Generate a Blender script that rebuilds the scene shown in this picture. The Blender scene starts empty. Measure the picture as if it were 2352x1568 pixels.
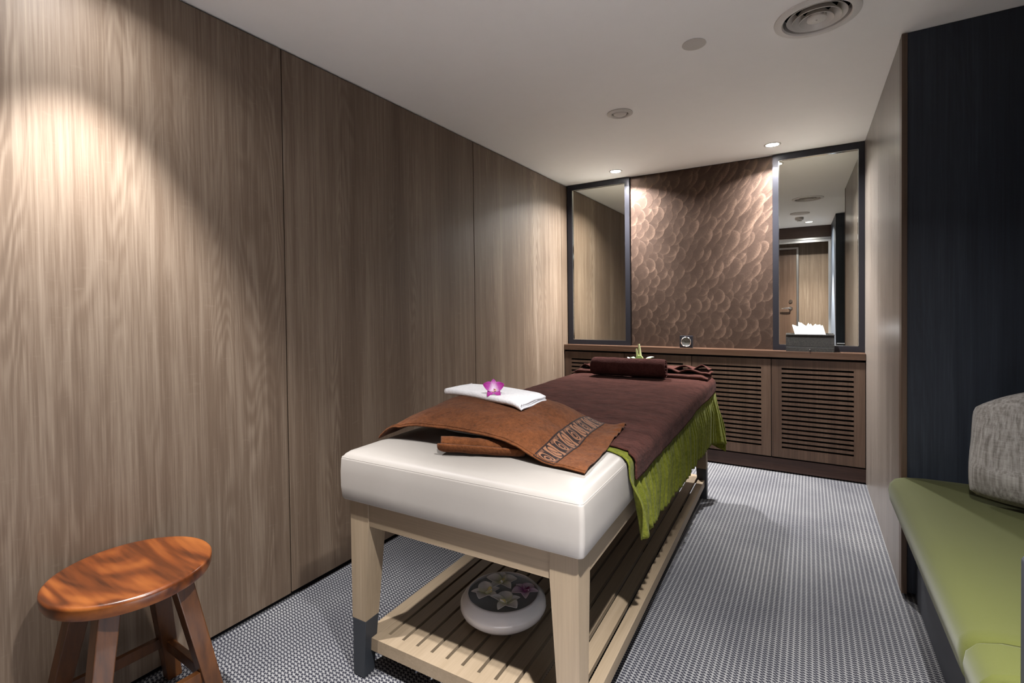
import bpy, bmesh, math, random
import numpy as np
from mathutils import Vector, Matrix, noise as mnoise
PI = math.pi
random.seed(7); rng = np.random.RandomState(11)
SC = bpy.context.scene
COL = SC.collection

# ------------------------------------------------------------------ camera
F, PPX, PPY = 1128.4, 1175.0, 725.3
yaw, pit, rol = -0.54384, -0.01705, -0.01243
fw = Vector((math.sin(yaw)*math.cos(pit), math.cos(yaw)*math.cos(pit), math.sin(pit)))
rt = Vector((math.cos(yaw), -math.sin(yaw), 0)); up = rt.cross(fw)
r2 = rt*math.cos(rol)+up*math.sin(rol); u2 = -rt*math.sin(rol)+up*math.cos(rol)
cd = bpy.data.cameras.new('camera'); cam = bpy.data.objects.new('camera', cd); COL.objects.link(cam)
M = Matrix((r2, u2, -fw)).transposed().to_4x4(); M.translation = Vector((1.9506, -4.2811, 1.2631))
cam.matrix_world = M
cd.sensor_width = 36; cd.lens = F*36/2352; cd.shift_x = -(PPX-1176)/2352; cd.shift_y = (PPY-784)/2352
cd.clip_start = 0.03
SC.camera = cam

# ------------------------------------------------------------------ world, exposure
w = bpy.data.worlds.new('world'); SC.world = w; w.use_nodes = True
w.node_tree.nodes['Background'].inputs[0].default_value = (0.5, 0.5, 0.5, 1)
w.node_tree.nodes['Background'].inputs[1].default_value = 0.3
SC.view_settings.view_transform = 'Standard'; SC.view_settings.look = 'None'
SC.view_settings.gamma = 1; SC.view_settings.use_curve_mapping = False
SC.view_settings.exposure = 1.52
# every downlight: broad light (W), narrow core (W), core angle, softness of its edge
LAMPS = [(17, 120, 80, .75), (15, 120, 80, .75), (2.6, 125, 66, .6), (16, 200, 94, .85)]
BOUNCE_BEAM = 2200.0     # added beam in the sliding-door downlight: bounce off unseen floor brightens the ceiling
LAMP_SPREAD = math.radians(140)
LAMP_COL = (1.0, 0.985, 0.97)

# ------------------------------------------------------------------ room numbers (metres)
W, H = 2.303, 2.4          # room width, ceiling height
YB = -4.50                 # wall behind the camera
NX = 2.98                  # back of the seating niche
YN0, YN1 = -3.18, -1.623   # niche from .. to
BX, BY, BT = 0.5969, -3.1316, 0.0249   # massage table frame
BW, BL = 0.8397, 2.2452

# ------------------------------------------------------------------ helpers
def lin(c):
    c = c/255.0
    return c/12.92 if c <= .04045 else ((c+.055)/1.055)**2.4
def rgb(r, g, b): return (lin(r), lin(g), lin(b), 1)

class NT:
    def __init__(s, name):
        s.m = bpy.data.materials.new(name); s.m.use_nodes = True
        s.n = s.m.node_tree.nodes; s.l = s.m.node_tree.links
        s.b = s.n['Principled BSDF']; s.out = s.n['Material Output']
        s.tc = None
    def co(s, kind='Object'):
        if not s.tc: s.tc = s.n.new('ShaderNodeTexCoord')
        return s.tc.outputs[kind]
    def lk(s, a, b): s.l.new(a, b)
    def put(s, sock, v):
        if hasattr(v, 'is_output') or isinstance(v, bpy.types.NodeSocket): s.l.new(v, sock)
        else: sock.default_value = v
    def math(s, op, a, b=0.0, c=None, clamp=False):
        n = s.n.new('ShaderNodeMath'); n.operation = op; n.use_clamp = clamp
        s.put(n.inputs[0], a); s.put(n.inputs[1], b)
        if c is not None: s.put(n.inputs[2], c)
        return n.outputs[0]
    def scale(s, v, sc):
        n = s.n.new('ShaderNodeVectorMath'); n.operation = 'MULTIPLY'; s.lk(v, n.inputs[0]); n.inputs[1].default_value = sc
        return n.outputs[0]
    def vadd(s, a, b):
        n = s.n.new('ShaderNodeVectorMath'); n.operation = 'ADD'; s.put(n.inputs[0], a); s.put(n.inputs[1], b); return n.outputs[0]
    def sep(s, v):
        n = s.n.new('ShaderNodeSeparateXYZ'); s.lk(v, n.inputs[0]); return n.outputs
    def comb(s, x, y, z):
        n = s.n.new('ShaderNodeCombineXYZ')
        for i, v in enumerate((x, y, z)): s.put(n.inputs[i], v)
        return n.outputs[0]
    def noise(s, v, scale=1.0, detail=4, rough=.55, dist=0.0):
        n = s.n.new('ShaderNodeTexNoise'); s.lk(v, n.inputs['Vector'])
        n.inputs['Scale'].default_value = scale; n.inputs['Detail'].default_value = detail
        n.inputs['Roughness'].default_value = rough; n.inputs['Distortion'].default_value = dist
        return n.outputs['Fac']
    def ramp(s, f, stops):
        n = s.n.new('ShaderNodeValToRGB'); s.lk(f, n.inputs[0]); e = n.color_ramp.elements
        e[0].position, e[0].color = stops[0]; e[1].position, e[1].color = stops[-1]
        for p, c in stops[1:-1]:
            k = e.new(p); k.color = c
        return n.outputs[0]
    def mix(s, f, a, b, mode='MIX'):
        n = s.n.new('ShaderNodeMix'); n.data_type = 'RGBA'; n.blend_type = mode
        s.put(n.inputs[0], f); s.put(n.inputs[6], a); s.put(n.inputs[7], b); return n.outputs[2]
    def rng(s, v, a, b, c=0.0, d=1.0):
        n = s.n.new('ShaderNodeMapRange'); s.put(n.inputs[0], v)
        for i, x in enumerate((a, b, c, d)): n.inputs[i+1].default_value = x
        return n.outputs[0]
    def bump(s, h, strength=.3, dist=.002):
        n = s.n.new('ShaderNodeBump'); s.lk(h, n.inputs['Height']); n.inputs['Strength'].default_value = strength
        n.inputs['Distance'].default_value = dist; s.lk(n.outputs[0], s.b.inputs['Normal']); return n
    def set(s, **k):
        for a, v in k.items():
            s.put(s.b.inputs[{'color': 'Base Color', 'rough': 'Roughness', 'metal': 'Metallic', 'spec': 'Specular IOR Level',
                              'sheen': 'Sheen Weight', 'coat': 'Coat Weight', 'trans': 'Transmission Weight', 'ior': 'IOR',
                              'alpha': 'Alpha', 'sub': 'Subsurface Weight'}[a]], v)
        return s

def plain(name, col, rough=.5, metal=0.0, spec=.5, nscale=60, namt=.06, bump=0.0, **k):
    t = NT(name); nz = t.noise(t.co(), nscale, 3)
    dark = tuple(c*(1-namt) for c in col[:3])+(1,); lite = tuple(min(1, c*(1+namt)) for c in col[:3])+(1,)
    t.set(color=t.mix(nz, dark, lite), rough=rough, metal=metal, spec=spec, **k)
    if bump: t.bump(nz, bump, .001)
    return t.m

def oak(name, dark, mid, light, rough=.45, along=2, contrast=1.0, spec=.4, rings=1.0, fine=1.0):
    """laminate with straight grain running along one axis, broad columns and cathedral figures"""
    t = NT(name); c = t.co()
    def sc(a, b):
        v = [a, a, a]; v[along] = b; return t.scale(c, v)
    f1 = t.noise(sc(150*fine, 3.2*fine), 1, 5, .65)
    f2 = t.noise(sc(38*fine, .9*fine), 1, 4, .6)
    br = t.noise(sc(5.5, .28), 1, 3, .5, .4)
    fld = t.noise(sc(6.0, .75), 1, 2, .4, .25)
    ring = t.math('SINE', t.math('MULTIPLY', fld, 150.0))
    msk = t.rng(t.noise(sc(5.0, .35), 1, 2, .5), .52, .68)
    fine_ = t.math('ADD', t.math('MULTIPLY', f1, .55), t.math('MULTIPLY', f2, .45))
    v = t.math('ADD', t.math('MULTIPLY', fine_, .62), t.math('MULTIPLY', br, .38))
    v = t.math('ADD', v, t.math('MULTIPLY', t.math('MULTIPLY', ring, msk), .022*rings))
    v = t.math('ADD', t.math('MULTIPLY', t.math('SUBTRACT', v, .5), contrast), .5)
    colr = t.ramp(v, [(.33, dark), (.5, mid), (.66, light)])
    # small cross-grain scuffs
    s1 = t.noise(sc(16, 55), 1, 2, .6)
    colr = t.mix(t.rng(s1, .62, .75, 0, .12), colr, light)
    t.set(color=colr, rough=t.rng(f2, .3, .7, rough*.9, min(1, rough*1.15)), spec=spec)
    t.bump(v, .12, .0006)
    return t.m

def terry(name, col, dark, scale=420, bump=.9, sheen=.25, var=9, streak=None):
    t = NT(name); c = t.co()
    n1 = t.noise(c, scale, 3, .7); n2 = t.noise(t.scale(c, (var, var*1.6, var)), 1, 4, .6); n3 = t.noise(c, scale*.22, 3, .6)
    if streak: n3 = t.noise(t.scale(c, streak), 1, 4, .65)
    v = t.math('ADD', t.math('MULTIPLY', n1, .35), t.math('ADD', t.math('MULTIPLY', n2, .30), t.math('MULTIPLY', n3, .35)))
    t.set(color=t.ramp(v, [(.34, dark), (.62, col)]), rough=.95, spec=.03, sheen=sheen)
    t.bump(t.math('ADD', t.math('MULTIPLY', n1, .35), n3), bump, .006 if streak else .004)
    return t.m

# ------------------------------------------------------------------ objects
def finish(me, smooth=None):
    if smooth:
        for p in me.polygons: p.use_smooth = True
def tag(o, label=None, cat=None, group=None, kind=None):
    if label: o['label'] = label
    if cat: o['category'] = cat
    if group: o['group'] = group
    if kind: o['kind'] = kind
    return o
def thing(name, label, cat, loc=(0, 0, 0), rz=0.0, group=None):
    o = bpy.data.objects.new(name, None); COL.objects.link(o); o.location = loc; o.rotation_euler = (0, 0, rz)
    o.empty_display_size = .05
    tag(o, label, cat, group); bpy.context.view_layer.update(); return o
def auto_smooth(me, deg):
    bm = bmesh.new(); bm.from_mesh(me)
    for f in bm.faces: f.smooth = True
    for e in bm.edges:
        if len(e.link_faces) == 2 and e.calc_face_angle(0) > math.radians(deg): e.smooth = False
    bm.to_mesh(me); bm.free()
def mesh(name, vs, fs, mat, parent=None, smooth=35, world=False, origin=None, rz=0.0, bevel=0, segs=2, uv=None):
    """vs in the parent's frame (or the world with world=True). A top-level mesh gets its origin at its base centre."""
    vs = [Vector(v) for v in vs]
    loc = Vector((0, 0, 0))
    if parent is not None and world:
        bpy.context.view_layer.update(); inv = parent.matrix_world.inverted(); vs = [inv @ v for v in vs]
    if parent is None and origin != 'keep':
        if origin is None:
            lo = Vector([min(v[i] for v in vs) for i in range(3)]); hi = Vector([max(v[i] for v in vs) for i in range(3)])
            loc = Vector(((lo.x+hi.x)/2, (lo.y+hi.y)/2, lo.z))
        else: loc = Vector(origin)
        R = Matrix.Rotation(-rz, 3, 'Z'); vs = [R @ (v-loc) for v in vs]
    me = bpy.data.meshes.new(name); me.from_pydata([tuple(v) for v in vs], [], fs); me.update()
    bm = bmesh.new(); bm.from_mesh(me)
    bmesh.ops.recalc_face_normals(bm, faces=bm.faces)
    if bevel:
        ed = [e for e in bm.edges if len(e.link_faces) == 2 and e.calc_face_angle(0) > .5]
        bmesh.ops.bevel(bm, geom=ed, offset=bevel, segments=segs, profile=.6, affect='EDGES', clamp_overlap=True)
    bm.to_mesh(me); bm.free()
    if smooth: auto_smooth(me, smooth)
    me.materials.append(mat)
    o = bpy.data.objects.new(name, me); COL.objects.link(o)
    if parent is not None: o.parent = parent
    else: o.location = loc; o.rotation_euler = (0, 0, rz)
    return o
def box(x0, x1, y0, y1, z0, z1):
    v = [(x, y, z) for z in (z0, z1) for y in (y0, y1) for x in (x0, x1)]
    return v, [(0, 2, 3, 1), (4, 5, 7, 6), (0, 1, 5, 4), (2, 6, 7, 3), (0, 4, 6, 2), (1, 3, 7, 5)]
def join(*parts):
    V, Fs = [], []
    for v, f in parts:
        k = len(V); V += list(v); Fs += [tuple(i+k for i in q) for q in f]
    return V, Fs
def hexa(b, t):      # 4 bottom corners (ccw), 4 top corners
    return list(b)+list(t), [(3, 2, 1, 0), (4, 5, 6, 7), (0, 1, 5, 4), (1, 2, 6, 5), (2, 3, 7, 6), (3, 0, 4, 7)]
def lathe(prof, n=64, c=(0, 0, 0), sx=1, sy=1):
    V, Fs = [], []; m = len(prof)
    for i in range(n):
        a = 2*PI*i/n
        for r, z in prof: V.append((c[0]+r*math.cos(a)*sx, c[1]+r*math.sin(a)*sy, c[2]+z))
    for i in range(n):
        j = (i+1) % n
        for k in range(m-1): Fs.append((i*m+k, j*m+k, j*m+k+1, i*m+k+1))
    if prof[0][0] > 1e-6: pass
    return V, Fs
def lathe_closed(prof, n=64, c=(0, 0, 0)):   # profile ring closed on itself
    V, Fs = lathe(prof, n, c); m = len(prof)
    for i in range(n):
        j = (i+1) % n; Fs.append((i*m+m-1, j*m+m-1, j*m, i*m))
    return V, Fs
def grid(nu, nv, fn):
    V = [fn(i/nu, j/nv) for j in range(nv+1) for i in range(nu+1)]
    return V, [(j*(nu+1)+i, j*(nu+1)+i+1, (j+1)*(nu+1)+i+1, (j+1)*(nu+1)+i) for j in range(nv) for i in range(nu)]
def tube(pts, r, n=10, cap=True):
    P = [Vector(p) for p in pts]; V, Fs = [], []
    for i, p in enumerate(P):
        t = (P[min(i+1, len(P)-1)]-P[max(i-1, 0)]).normalized()
        a = Vector((0, 0, 1)) if abs(t.z) < .9 else Vector((1, 0, 0))
        u = t.cross(a).normalized(); v = t.cross(u); rr = r[i] if hasattr(r, '__len__') else r
        for k in range(n):
            an = 2*PI*k/n; V.append(tuple(p+u*rr*math.cos(an)+v*rr*math.sin(an)))
    for i in range(len(P)-1):
        for k in range(n): q = (k+1) % n; Fs.append((i*n+k, i*n+q, (i+1)*n+q, (i+1)*n+k))
    if cap: Fs += [tuple(range(n)), tuple(reversed(range((len(P)-1)*n, len(P)*n)))]
    return V, Fs
def bar(p, q, w, d, wdir=(0, 1, 0)):   # straight bar of rectangular section
    p, q = Vector(p), Vector(q); t = (q-p).normalized(); u = Vector(wdir); u = (u-t*u.dot(t)).normalized(); v = t.cross(u)
    def ring(c, s=1.0): return [c+u*(a*w/2)+v*(b_*d/2) for a, b_ in ((-1, -1), (1, -1), (1, 1), (-1, 1))]
    return hexa(ring(p), ring(q))
def solid(o, th, off=0.0, sub=0):
    m = o.modifiers.new('thickness', 'SOLIDIFY'); m.thickness = th; m.offset = off
    if sub:
        s = o.modifiers.new('soft', 'SUBSURF'); s.levels = sub; s.render_levels = sub
    return o
def xf(VF, M4): return [tuple(M4 @ Vector(v)) for v in VF[0]], VF[1]
def ip(x, xs, ys):
    return float(np.interp(x, xs, ys))
def sm(x, a, b):
    t = min(1, max(0, (x-a)/(b-a))); return t*t*(3-2*t)
def nz(x, y, z=0.0): return mnoise.noise(Vector((x, y, z)))

cB, sB = math.cos(BT), math.sin(BT)
def bw(p): return (BX+p[0]*cB-p[1]*sB, BY+p[0]*sB+p[1]*cB, p[2])      # table frame -> world
def bworld(VF): return [bw(v) for v in VF[0]], VF[1]

# ------------------------------------------------------------------ materials
m_oak = oak('oak_laminate', rgb(74, 59, 48), rgb(103, 87, 73), rgb(138, 123, 108), rough=.5, spec=.3, contrast=.8, rings=2.2)
m_oakr = oak('oak_laminate_satin', rgb(90, 81, 74), rgb(113, 104, 97), rgb(136, 127, 120), rough=.30, spec=.55, contrast=.75)
m_edge = oak('brown_edging', rgb(62, 48, 38), rgb(82, 65, 52), rgb(100, 82, 67), rough=.4)
m_black = oak('black_laminate', rgb(28, 32, 40), rgb(40, 46, 56), rgb(56, 62, 72), rough=.45, spec=.35)
m_walnut = oak('walnut_laminate', rgb(56, 40, 31), rgb(79, 60, 48), rgb(99, 79, 65), rough=.42, spec=.4, contrast=.9, rings=.5)
m_walnut_top = oak('walnut_worktop', rgb(50, 34, 25), rgb(70, 50, 38), rgb(92, 69, 54), rough=.28, along=0, spec=.5)
m_plinth = oak('dark_plinth_wood', rgb(44, 30, 26), rgb(64, 45, 39), rgb(84, 60, 50), rough=.5, along=0)
m_dark = plain('black_recess', (.006, .006, .007, 1), .8, spec=.1)
m_frame = plain('anthracite_metal_frame', rgb(46, 46, 52), .32, metal=.6, spec=.5, nscale=300, namt=.1)
m_chromeedge = plain('mirror_bevel', (.75, .8, .78, 1), .1, metal=1.0)
t = NT('mirror_glass'); t.set(color=t.mix(t.noise(t.co(), 3), (.70, .70, .64, 1), (.74, .74, .68, 1)), rough=.0, metal=1.0); m_mirror = t.m
m_ceil = plain('ceiling_paint', (.93, .905, .865, 1), .8, spec=.2, nscale=14, namt=.015)
m_white = plain('white_painted_metal', rgb(205, 200, 192), .35, spec=.5, namt=.02)
m_grille = plain('offwhite_grille', rgb(214, 209, 202), .4, namt=.03)
m_alu = plain('brushed_aluminium', (.62, .62, .63, 1), .28, metal=1.0, nscale=200)
m_chrome = plain('chrome', (.82, .82, .84, 1), .08, metal=1.0)
def emis(name, col, st):
    t = NT(name); e = t.n.new('ShaderNodeEmission'); e.inputs[0].default_value = col; e.inputs[1].default_value = st
    t.lk(e.outputs[0], t.out.inputs[0]); return t.m
m_lens = emis('lamp_lens', (1, .97, .94, 1), 25)

# carpet: woven loop rows running down the room
t = NT('woven_carpet'); c = t.co(); x, y, z = t.sep(c)
u = t.math('DIVIDE', x, .0195); row = t.math('FLOOR', u); fu = t.math('FRACT', u)
ph = t.math('MULTIPLY', t.math('FRACT', t.math('MULTIPLY', t.math('SINE', t.math('MULTIPLY', row, 12.9898)), 43.7)), .35)
v = t.math('ADD', t.math('DIVIDE', y, .0128), t.math('MULTIPLY', ph, 1.0)); fv = t.math('FRACT', v)
n1 = t.noise(t.scale(c, (420, 420, 420)), 1, 3, .7); n2 = t.noise(c, 2.2, 3)
rib = t.math('MULTIPLY', t.rng(n1, .3, .7, .52, .78), t.math('SUBTRACT', 1.0, t.math('SMOOTH_MIN', t.math('MULTIPLY', t.math('ABSOLUTE', t.math('SUBTRACT', fu, .5)), 6.5), 1.0, .2), clamp=True))
dash = t.rng(t.math('SINE', t.math('MULTIPLY', t.math('ADD', fv, t.math('MULTIPLY', fu, .45)), 2*PI)), -.35, .45)
hole = t.rng(t.math('ABSOLUTE', t.math('SUBTRACT', t.math('ABSOLUTE', t.math('SUBTRACT', fu, .5)), .40)), .03, .13, 0.0, 1.0)
base = t.math('MULTIPLY', t.rng(dash, 0, 1, .06, .62), t.rng(hole, 0, 1, .62, 1))
hgt = t.math('MAXIMUM', base, rib)
val = t.math('MULTIPLY', t.math('ADD', hgt, t.math('MULTIPLY', t.math('SUBTRACT', n1, .5), .55)), t.rng(n2, .3, .7, .85, 1.15))
t.set(color=t.ramp(val, [(.05, rgb(34, 34, 42)), (.40, rgb(88, 88, 92)), (.75, rgb(136, 135, 134)), (1.0, rgb(172, 170, 164))]), rough=.95, spec=.1)
t.bump(hgt, .8, .003); m_carpet = t.m

m_leather = NT('cream_leatherette'); t = m_leather; n_ = t.noise(t.co(), 260, 3); n2_ = t.noise(t.co(), 5, 2)
t.set(color=t.mix(n2_, rgb(128, 123, 118), rgb(138, 133, 128)), rough=.38, spec=.45); t.bump(n_, .08, .0006); m_leather = t.m
m_ash = oak('pale_ash', rgb(102, 88, 71), rgb(122, 107, 88), rgb(138, 123, 104), rough=.5, contrast=.7, rings=.3)
m_ashx = oak('pale_ash_across', rgb(102, 88, 71), rgb(122, 107, 88), rgb(138, 123, 104), rough=.5, contrast=.7, rings=.3, along=0)
m_ashy = oak('pale_ash_lengthways', rgb(102, 88, 71), rgb(122, 107, 88), rgb(138, 123, 104), rough=.5, contrast=.7, rings=.3, along=1)
m_boot = plain('black_rubberised_paint', rgb(32, 35, 40), .5, nscale=90, namt=.15)
m_brown = terry('chocolate_terry', rgb(80, 48, 42), rgb(34, 18, 16), 330, .9, .02, streak=(28, 85, 85))
m_roll = terry('dark_chocolate_terry', rgb(76, 44, 40), rgb(40, 20, 19), 330, 1.0, .02, streak=(70, 70, 70))
m_green = terry('green_terry', rgb(104, 107, 38), rgb(58, 63, 17), 420, .6, .04, var=14)
m_rust = terry('rust_brown_terry', rgb(104, 62, 36), rgb(60, 33, 18), 420, .8, .06, var=16)
m_whitet = terry('white_terry', rgb(240, 240, 242), rgb(214, 214, 220), 420, .7, .1)
m_seat = plain('green_bench_cloth', rgb(68, 71, 27), .8, spec=.2, nscale=900, namt=.14, bump=.3, sheen=.12)
m_charc = plain('charcoal_base', rgb(46, 49, 56), .55, nscale=160, namt=.1)
# grey slub cushion cloth: streaks up and down
t = NT('grey_slub_cloth'); c = t.co()
a1 = t.noise(t.scale(c, (120, 120, 3.5)), 1, 4, .6); a2 = t.noise(t.scale(c, (30, 30, 420)), 1, 3, .6)
vv = t.math('ADD', t.math('MULTIPLY', a1, .7), t.math('MULTIPLY', a2, .3))
t.set(color=t.ramp(vv, [(.36, rgb(108, 103, 98)), (.64, rgb(168, 164, 160))]), rough=.7, spec=.25, sheen=.2); t.bump(vv, .5, .001); m_pillow = t.m
# stool timber: figured orange-brown
def figured(name, dark, mid, light, rough=.28, along=0, ring=26):
    t = NT(name); c = t.co()
    s = [3.2, 3.2, 3.2]; s[along] = 1.1; s2 = [60, 60, 60]; s2[along] = 4
    f = t.noise(t.scale(c, s), 1.6, 3, .5, 1.2); r = t.math('SINE', t.math('MULTIPLY', f, ring))
    g = t.noise(t.scale(c, s2), 1, 4, .6)
    v = t.math('ADD', t.math('MULTIPLY', t.math('ADD', t.math('MULTIPLY', r, .5), .5), .5), t.math('MULTIPLY', g, .5))
    t.set(color=t.ramp(v, [(.10, dark), (.38, mid), (.80, light)]), rough=rough, spec=.5, coat=.15); t.bump(g, .05, .0005); return t.m
m_stool = figured('figured_acacia', rgb(32, 14, 6), rgb(92, 45, 17), rgb(130, 74, 32), ring=26)
m_stool_leg = figured('acacia_legs', rgb(52, 29, 14), rgb(92, 54, 24), rgb(122, 76, 37), along=2, rough=.35, ring=9)
m_cer = plain('white_glazed_ceramic', rgb(206, 205, 208), .12, spec=.6, nscale=30, namt=.02, coat=.4)
t = NT('water'); t.set(color=t.mix(t.noise(t.co(), 8), rgb(196, 204, 210), rgb(204, 212, 218)), rough=.03, alpha=.62, spec=.6); m_water = t.m
m_box = None
t = NT('carved_black_wood'); c = t.co()
b1 = t.n.new('ShaderNodeTexBrick'); t.lk(t.scale(c, (1, 1, 1)), b1.inputs['Vector']); b1.inputs['Scale'].default_value = 95
b1.inputs['Color1'].default_value = (.2, .2, .2, 1); b1.inputs['Color2'].default_value = (1, 1, 1, 1); b1.inputs['Mortar'].default_value = (0, 0, 0, 1)
xx, yy, zz = t.sep(c); t.lk(t.comb(xx, zz, yy), b1.inputs['Vector'])
n_ = t.noise(t.scale(c, (260, 260, 700)), 1, 3, .7)
hh = t.math('ADD', t.math('MULTIPLY', t.sep(b1.outputs[0])[0], .5), t.math('MULTIPLY', n_, .6))
t.set(color=t.ramp(hh, [(.25, rgb(9, 8, 7)), (.65, rgb(30, 27, 24)), (1.0, rgb(84, 80, 72))]), rough=.42, spec=.35); t.bump(hh, 1.0, .002); m_box = t.m
m_tissue = plain('tissue_paper', (.93, .94, .96, 1), .8, namt=.01)
m_knob = m_chrome

# ------------------------------------------------------------------ the room
def hole_sheet(name, outline, holes, z, mat):
    bm = bmesh.new()
    def loop(pts):
        vs = [bm.verts.new((a, b_, z)) for a, b_ in pts]
        return [bm.edges.new((vs[i], vs[(i+1) % len(vs)])) for i in range(len(vs))]
    E_ = loop(outline)
    for (hx, hy, hr) in holes:
        E_ += loop([(hx+hr*math.cos(2*PI*k/48), hy+hr*math.sin(2*PI*k/48)) for k in range(48)])
    bmesh.ops.triangle_fill(bm, use_beauty=True, edges=E_)
    for f in bm.faces:
        if f.normal.z > 0: f.normal_flip()
    me = bpy.data.meshes.new(name); bm.to_mesh(me); bm.free(); me.materials.append(mat)
    o = bpy.data.objects.new(name, me); COL.objects.link(o); return tag(o, kind='structure')
DL = [(0.562, -0.261), (1.732, -0.300), (0.28, -3.67), (2.025, -3.743)]
VENT = (1.98, -1.965); VALVE = (1.001, -1.446); DISC = (1.526, -2.015); PLATE = (1.911, -2.92); SMOKE = (1.908, -3.264)
holes = [(a, b_, .043) for a, b_ in DL]+[(VENT[0], VENT[1], .118), (VALVE[0], VALVE[1], .050)]
hole_sheet('ceiling', [(-.05, .06), (-.05, YB-.05), (NX+.06, YB-.05), (NX+.06, .06)], holes, H, m_ceil)
o = mesh('ceiling_void', *join(box(-.05, NX+.06, YB-.05, .06, H+.12, H+.14)), m_dark, origin='keep', smooth=None); o.name = 'ceiling_slab'; tag(o, kind='structure')
o = mesh('floor', *box(-.02, NX+.02, YB, .05, -.05, 0), m_carpet, origin='keep', smooth=None); tag(o, kind='structure')

# left wall: dark backing with tall oak panels hung on it
wl = mesh('wall_left', *box(-.06, -.014, YB, .05, -.02, H), m_dark, origin='keep', smooth=None); tag(wl, kind='structure')
YS = [YB, -2.956, -1.537, -.152, 0.0]
for i in range(4):
    g0 = .0028
    mesh('wall_panel', *box(-.014, 0, YS[i]+g0, YS[i+1]-g0, (.020 if i != 1 else .023), H-.009), m_oak, parent=wl, smooth=None, bevel=.0008, segs=1)
# back wall
o = mesh('wall_back', *box(-.06, W+.05, 0, .06, 0, H), m_black, origin='keep', smooth=None); tag(o, kind='structure')
# right wall stub with satin laminate, brown lipping at its free end
wr = mesh('wall_right', *box(W, W+.06, YN1+.045, .05, 0, H-.001), m_dark, origin='keep', smooth=None); tag(wr, kind='structure')
o = mesh('wall_panel', *box(W-.0, W+.012, -.812+.001, 0, .006, H-.004), m_oakr, parent=wr, smooth=None)
o.location.x = -.012
o = mesh('wall_panel', *box(W-.012, W, YN1+.05, -.812-.001, .006, H-.004), m_oakr, parent=wr, smooth=None)
o = mesh('trim_1', *box(W-.014, W+.0055, YN1-.012, YN1+.05, .018, H-.006), m_edge, origin='keep', smooth=None, bevel=.001, segs=1); tag(o, kind='structure')
# the niche: black boards on its far end, back and near end
o = mesh('wall_niche_far', *box(W+.006, NX, YN1, YN1+.04, 0.02, H-.002), m_black, origin='keep', smooth=None); tag(o, kind='structure')
o = mesh('wall_niche_back', *box(NX, NX+.05, YB, YN1+.04, 0, H), m_black, origin='keep', smooth=None); tag(o, kind='structure')
o = mesh('wall_niche_near', *box(W, NX, YB, YN0, 0, H-.004), m_black, origin='keep', smooth=None); tag(o, kind='structure')
# wall behind the camera with the sliding-door track, fascia and a hinged door
wf = mesh('wall_front', *box(-.02, W, YB-.05, YB, 0, H), m_dark, origin='keep', smooth=None); tag(wf, kind='structure')
for a, b_ in ((-.0, .90), (1.905, 2.30)):
    mesh('wall_panel', *box(a, b_, YB, YB+.012, .006, 2.36), m_oak, parent=wf, smooth=None)
mesh('wall_panel', *box(.903, 1.902, YB, YB+.012, 2.135, 2.36), m_oak, parent=wf, smooth=None)
o = mesh('trim_2', *box(.6, W, -4.215, -4.19, 2.235, H-.001), m_plinth, origin='keep', smooth=None); tag(o, kind='structure')
tr = mesh('sliding_door_track', *join(box(.6, W-.002, -4.262, -4.192, 2.205, 2.232), box(.6, W-.002, -4.262, -4.25, 2.17, 2.205), box(.6, W-.002, -4.204, -4.192, 2.165, 2.198)), m_alu, smooth=None, bevel=.001, segs=1)
tag(tr, 'aluminium sliding door track under the dark fascia, seen in the right-hand mirror', 'door track')
jm = mesh('trim_3', *join(box(W-.03, W-.001, -4.235, -4.19, 0, 2.165)), m_alu, origin='keep', smooth=None); tag(jm, kind='structure')
dr = mesh('door_1', *box(.945, 1.872, YB+.004, YB+.03, .008, 2.105), m_walnut, origin='keep', smooth=None, bevel=.001, segs=1); tag(dr, kind='structure')
mesh('door_frame', *join(box(1.874, 1.90, YB, YB+.034, 0, 2.132), box(.915, .943, YB, YB+.034, 0, 2.132), box(.943, 1.874, YB, YB+.034, 2.107, 2.132)), m_alu, parent=dr, smooth=None)
def ycyl(cx_, cz_, y0, y1, r, n=28):
    V = [(cx_+r*math.cos(2*PI*k/n), yy_, cz_+r*math.sin(2*PI*k/n)) for yy_ in (y0, y1) for k in range(n)]
    return V, [tuple(range(n)), tuple(reversed(range(n, 2*n)))]+[(k, (k+1) % n, n+(k+1) % n, n+k) for k in range(n)]
mesh('door_handle', *join(ycyl(1.795, 1.20, YB+.03, YB+.038, .027), ycyl(1.795, 1.20, YB+.038, YB+.075, .010),
     tube([(1.797, YB+.075, 1.20), (1.76, YB+.078, 1.202), (1.70, YB+.074, 1.198), (1.672, YB+.070, 1.194)], [.011, .010, .009, .007])), m_chrome, parent=dr)
mesh('door_lock', *join(ycyl(1.795, 1.305, YB+.03, YB+.04, .026), ycyl(1.795, 1.305, YB+.04, YB+.05, .012)), m_chrome, parent=dr)

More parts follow.
